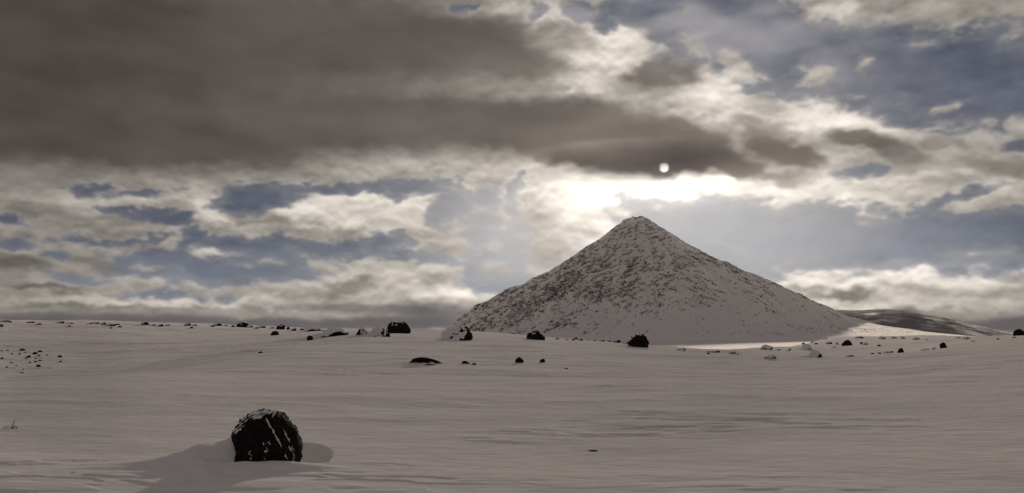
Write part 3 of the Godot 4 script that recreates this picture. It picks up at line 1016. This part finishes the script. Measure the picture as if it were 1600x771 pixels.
func build_rocks() -> void:
	foreground_boulder()
	stone(622, 521, 33, 17, 0, 700, 0.85, Vector3(0.1, 0.9, 0.2), "boulder", "largest bare black boulder on the snow crest, with a smaller snowy one against it", "boulder", "", true)
	stone(596, 526.5, 27, 15, 0, 701, 0.35, Vector3(-0.5, 0.7, 0.5), "boulder", "snow-plastered dark boulder leaning against the largest black one", "boulder", "", true)
	stone(565, 521.5, 15, 9, 0, 702, 0.5, Vector3(0.3, 0.8, 0.3), "boulder", "small rounded boulder on the crest beside the snow-plastered one", "boulder", "", true)
	stone(714, 531, 42, 20, 0, 703, 0.5, Vector3(-0.7, 0.6, 0.5), "boulder", "boulder half white with snow, alone on the crest before the mountain foot", "boulder", "", true)
	stone(837, 530, 25, 12, 0, 704, 0.75, Vector3(-0.2, 1, 0), "boulder", "dark peaked boulder on the crest before the mountain's stony foot", "boulder", "", true)
	stone(998, 541.5, 28, 17, 0, 735, 0.72, Vector3(-0.5, 0.9, 0), "boulder", "round dark boulder at the end of the crest where the sunlit strip begins", "boulder", "", true)
	stone(377, 511.5, 18, 8, 0, 706, 0.6, Vector3(-0.2, 1, 0.1), "boulder", "largest dark boulder among the small stones of the skyline ridge", "boulder", "", true)
	stone(438, 515, 13, 8, 0, 707, 0.6, Vector3(-0.2, 1, 0.1), "boulder", "rounded boulder standing clear on the skyline between flat stones", "boulder", "", true)
	stone(487, 517.5, 26, 5.5, 0, 708, 0.55, Vector3(-0.2, 1, 0.1), "boulder", "long low dark outcrop on the skyline behind a snow mound", "outcrop", "", true)
	stone(429, 524, 11, 6, 0, 709, 0.8, Vector3(0, 1, 0), "boulder", "single dark boulder on the slope just under the skyline ridge", "boulder", "", true)
	stone(484, 532, 9, 6, 0, 710, 1, Vector3(0, 1, 0), "boulder", "small dark tooth of rock beside the long snow mound", "boulder", "", false)
	stone(521, 526, 40, 11, 0, 711, 0.15, Vector3(-0.6, 0.7, 0.4), "boulder", "long snow-covered mound of rock with a dark end", "boulder", "", true)
	shrub(665.0, 567.0, 50.0, 10.0, 21, "low dark shrub with bowed branches, widest of those in the open snow")
	stone(811, 567, 12, 7, 0, 713, 1, Vector3(0, 1, 0), "boulder", "small dark boulder on open snow beside a slanting stub of rock", "boulder", "", false)
	stone(1198, 546.5, 16, 6, 0, 714, 0.3, Vector3(-0.3, 0.9, 0.3), "boulder", "snow-capped boulder at the near edge of the sunlit strip", "boulder", "", true)
	stone(1204, 560.5, 18, 5, 0, 715, 0.6, Vector3(-0.4, 1, 0), "boulder", "flat dark rock breaking the snow with a drift behind it", "boulder", "", true)
	stone(1262, 546, 15, 6, 0, 716, 0.2, Vector3(-0.4, 0.8, 0.5), "boulder", "white snow-capped boulder on the stony flat", "boulder", "", true)
	stone(1275, 558.5, 18, 9, 0, 717, 0.25, Vector3(-0.6, 0.7, 0.5), "boulder", "snow-smothered boulder with one dark side on the near edge of the flat", "boulder", "", true)
	stone(1324, 540.5, 13, 7, 0, 718, 1, Vector3(0, 1, 0), "boulder", "darkest boulder among the little stones of the flat", "boulder", "", false)
	stone(1408, 551.5, 8, 6, 0, 719, 1, Vector3(0,1,0), "boulder", "round black boulder on the long stony edge of the flat", "boulder", "", false)
	stone(1474, 544.5, 9, 7, 0, 720, 1, Vector3(0,1,0), "boulder", "upright black boulder at the top of the stony edge", "boulder", "", false)
	stone(1593, 524.5, 14, 7, 0, 721, 1, Vector3(0,1,0), "boulder", "black boulder on the skyline at the far end of the low hill", "boulder", "", false)
	stones(RIDGE, 11, 0.95, "stone", "small dark stone on the long snowy skyline ridge", "stones along the skyline ridge", true)
	stones(CLUSTER, 12, 0.78, "stone", "small dark stone of the loose cluster on the slope below the skyline ridge", "stones of the loose cluster", false)
	stones(KNOLL, 13, 0.9, "stone", "small dark stone in the row leading to the round boulder", "stones in the row on the crest", true)
	stones(FLATS, 14, 0.9, "stone", "small dark stone on the flat beyond the snow, by the sunlit slope", "stones on the flat", true)
	stones(SPRIGS, 15, 0.9, "stone", "little dark stub of rock poking out of the open snow", "stubs of rock in the open snow", false)
	shrub(728.0, 568.5, 14.0, 5.0, 22, "small dark shrub with one bowed branch beside the widest one")
	shrub(672.0, 571.0, 18.0, 2.5, 23, "thin creeping twigs just below the widest bowed shrub")
	heather()

const CRACKS := [[Vector2(0.02, 0.75), Vector2(0.24, 0.37), 0.017], [Vector2(0.24, 0.37), Vector2(0.40, 0.09), 0.013], [Vector2(0.42, 0.02), Vector2(0.55, -0.2), 0.011], [Vector2(0.11, 0.25), Vector2(-0.10, 0.0), 0.012], [Vector2(-0.08, 0.22), Vector2(-0.02, 0.12), 0.010], [Vector2(-0.10, 0.0), Vector2(-0.05, -0.2), 0.013], [Vector2(-0.42, 0.02), Vector2(-0.34, -0.22), 0.010], [Vector2(0.48, 0.42), Vector2(0.58, 0.22), 0.017], [Vector2(0.70, 0.05), Vector2(0.76, -0.5), 0.019], [Vector2(0.30, -0.02), Vector2(0.33, -0.15), 0.008], [Vector2(0.58, 0.1), Vector2(0.68, -0.1), 0.014]]

func foreground_boulder() -> void:
	var t := Node3D.new()
	t.name = numbered("boulder")
	var g := along(column_heights(418.0), 10.35)
	t.position = Vector3(boulder_at.x, g + 0.16, boulder_at.y)
	t.rotation.y = atan2(-boulder_away.x, -boulder_away.y)
	add_child(t)
	var planes := [[Vector3(-1, -0.05, 0.15), 0.84], [Vector3(-0.66, 0.72, 0.1), 0.90], [Vector3(-0.1, 1, 0.0), 0.92], [Vector3(0.62, 0.74, 0.1), 0.86], [Vector3(0.93, 0.32, 0.1), 0.86], [Vector3(1, -0.1, 0.2), 0.93], [Vector3(-0.22, 0.30, 0.93), 0.78], [Vector3(0.62, 0.36, 0.70), 0.80], [Vector3(-0.1, -0.3, 0.95), 0.84], [Vector3(0, 0.4, -0.9), 0.84], [Vector3(-0.6, 0.1, 0.8), 0.86]]
	for p in planes:
		p[0] = p[0].normalized()
	var pts := rock_points(501, 6, 0.2, planes)
	var size := Vector3(0.425, 0.455, 0.42)
	var s := part("stone", mesh_of(pts[0], pts[1], true), rock, t)
	s.scale = size
	for c in cap_shape(pts, 88, size, 0.80, Vector3(-0.35, 0.93, -0.1).normalized(), 0.014, CRACKS, 40):
		part("snow_patch", c, cap_snow, t).scale = size
	t.set_meta("label", "large dark boulder with snow in its cracks and a scoured hollow round it")
	t.set_meta("category", "boulder")

func tube(path: Array, r0: float, r1: float) -> ArrayMesh:
	var st := SurfaceTool.new()
	st.begin(Mesh.PRIMITIVE_TRIANGLES)
	var n := path.size() - 1
	for i in n:
		var a: Vector3 = path[i]
		var b: Vector3 = path[i + 1]
		var side := (b - a).cross(Vector3(0.3, 0.2, 1.0)).normalized()
		var other := (b - a).cross(side).normalized()
		for e in 6:
			var c0 := side * cos(TAU * e / 6.0) + other * sin(TAU * e / 6.0)
			var c1 := side * cos(TAU * (e + 1) / 6.0) + other * sin(TAU * (e + 1) / 6.0)
			var q0 := lerpf(r0, r1, float(i) / n)
			var q1 := lerpf(r0, r1, float(i + 1) / n)
			for v in [a + c0 * q0, b + c0 * q1, a + c1 * q0, a + c1 * q0, b + c0 * q1, b + c1 * q1]:
				st.add_vertex(v)
	st.generate_normals()
	return st.commit()

# branches bowed over by the snow's weight, from the left to the right
func shrub(px: float, py: float, w: float, hh: float, sd: int, label: String) -> void:
	var p := crest_hit(px, py)
	var m := p.length() / F
	var t := Node3D.new()
	t.name = numbered("shrub")
	t.position = p
	add_child(t)
	t.set_meta("label", label)
	t.set_meta("category", "shrub")
	var rng := RandomNumberGenerator.new()
	rng.seed = sd
	var count := int(clampf(w * 0.42, 4.0, 20.0))
	for k in count:
		var f := float(k) / maxf(1.0, count - 1.0)
		var x0 := w * m * (-0.5 + 0.35 * f + rng.randf_range(-0.04, 0.04))
		var x1 := w * m * (0.5 - 0.75 * f * rng.randf() + rng.randf_range(-0.05, 0.05))
		var top := hh * m * (1.0 - 0.7 * f) * rng.randf_range(0.8, 1.0)
		var z := rng.randf_range(-0.06, 0.10) * w * m
		var path := []
		for i in 9:
			var g := i / 8.0
			path.append(Vector3(lerpf(x0, x1, g), top * pow(sin(PI * pow(g, 0.75)), 0.7) * (1.0 - 0.25 * g) - 0.02, z + 0.04 * sin(g * 5.0 + k)))
		part("branch", tube(path, 0.020, 0.010), twig, t)

func heather() -> void:
	# a sprig of heather in a small bare patch
	var p := crest_hit(12.0, 670.0)
	var t := Node3D.new()
	t.name = "heather"
	t.position = p
	add_child(t)
	t.set_meta("label", "dry heather with bare upright twigs in the open snow")
	t.set_meta("category", "shrub")
	var rng := RandomNumberGenerator.new()
	rng.seed = 9
	for k in 26:
		var st := SurfaceTool.new()
		st.begin(Mesh.PRIMITIVE_TRIANGLES)
		var tall := k < 3
		var a := Vector3(rng.randf_range(-0.11, 0.16), -0.02, rng.randf_range(-0.05, 0.05))
		var lean := Vector3(rng.randf_range(-0.12, 0.14), 0.0, rng.randf_range(-0.05, 0.05))
		if tall:
			a.x = 0.04 + 0.012 * k
			lean *= 0.3
		var hgt := rng.randf_range(0.09, 0.13) if tall else rng.randf_range(0.02, 0.045)
		var n := 4
		var r0 := 0.004
		for i in n:
			var f0 := float(i) / n
			var f1 := float(i + 1) / n
			var c0 := a + lean * f0 * f0 + Vector3(0, (hgt + 0.02) * f0, 0)
			var c1 := a + lean * f1 * f1 + Vector3(0, (hgt + 0.02) * f1, 0)
			for e in 5:
				var e0 := TAU * e / 5.0
				var e1 := TAU * (e + 1) / 5.0
				var q0 := r0 * (1.0 - 0.6 * f0)
				var q1 := r0 * (1.0 - 0.6 * f1)
				var v00 := c0 + Vector3(cos(e0), 0, sin(e0)) * q0
				var v01 := c0 + Vector3(cos(e1), 0, sin(e1)) * q0
				var v10 := c1 + Vector3(cos(e0), 0, sin(e0)) * q1
				var v11 := c1 + Vector3(cos(e1), 0, sin(e1)) * q1
				for v in [v00, v10, v01, v01, v10, v11]:
					st.add_vertex(v)
		st.generate_normals()
		part("twig", st.commit(), twig, t)
#ROCKS_END

func build_cloud() -> void:
	# the bank of cloud in front of the sun: it shades the snowfield, while the valley beyond its edge stays lit
	var fog := FogMaterial.new()
	fog.resource_name = "cloud_droplets"
	fog.albedo = Color(0.12, 0.118, 0.118).linear_to_srgb()
	fog.density = BANK_TAU / BANK_DEEP
	var v := FogVolume.new()
	v.name = "cloud_bank"
	v.shape = RenderingServer.FOG_VOLUME_SHAPE_CONE
	v.material = fog
	var dir := px_dir(BANK.x, BANK.y)
	var m := CLOUD_D / F / sqrt(dir.x * dir.x + dir.z * dir.z)
	v.size = Vector3(BANK_HALF.x * m * 2.0, BANK_DEEP, BANK_HALF.y * m * 2.0)
	var level := Basis.looking_at(dir, Vector3.UP)              # its own -z points away from us
	v.transform = Transform3D(level * Basis(Vector3.RIGHT, PI / 2), Vector3(0, EYE, 0) + dir * m * F)
	v.set_meta("label", "dark grey bank of cloud drifting in front of the sun")
	v.set_meta("category", "cloud")
	add_child(v)
	# snow blown off the mountain top, a thin veil
	var veil := FogMaterial.new()
	veil.resource_name = "blowing_snow"
	veil.albedo = Color(0.9, 0.9, 0.9)
	veil.density = 0.0002
	var b := FogVolume.new()
	b.name = "blowing_snow"
	b.shape = RenderingServer.FOG_VOLUME_SHAPE_ELLIPSOID
	b.material = veil
	b.size = Vector3(1500, 430, 900)
	b.position = Vector3(fell_c.x, 300, fell_c.y)
	b.set_meta("label", "thin veil of blowing snow round the mountain top")
	b.set_meta("category", "blowing snow")
	add_child(b)
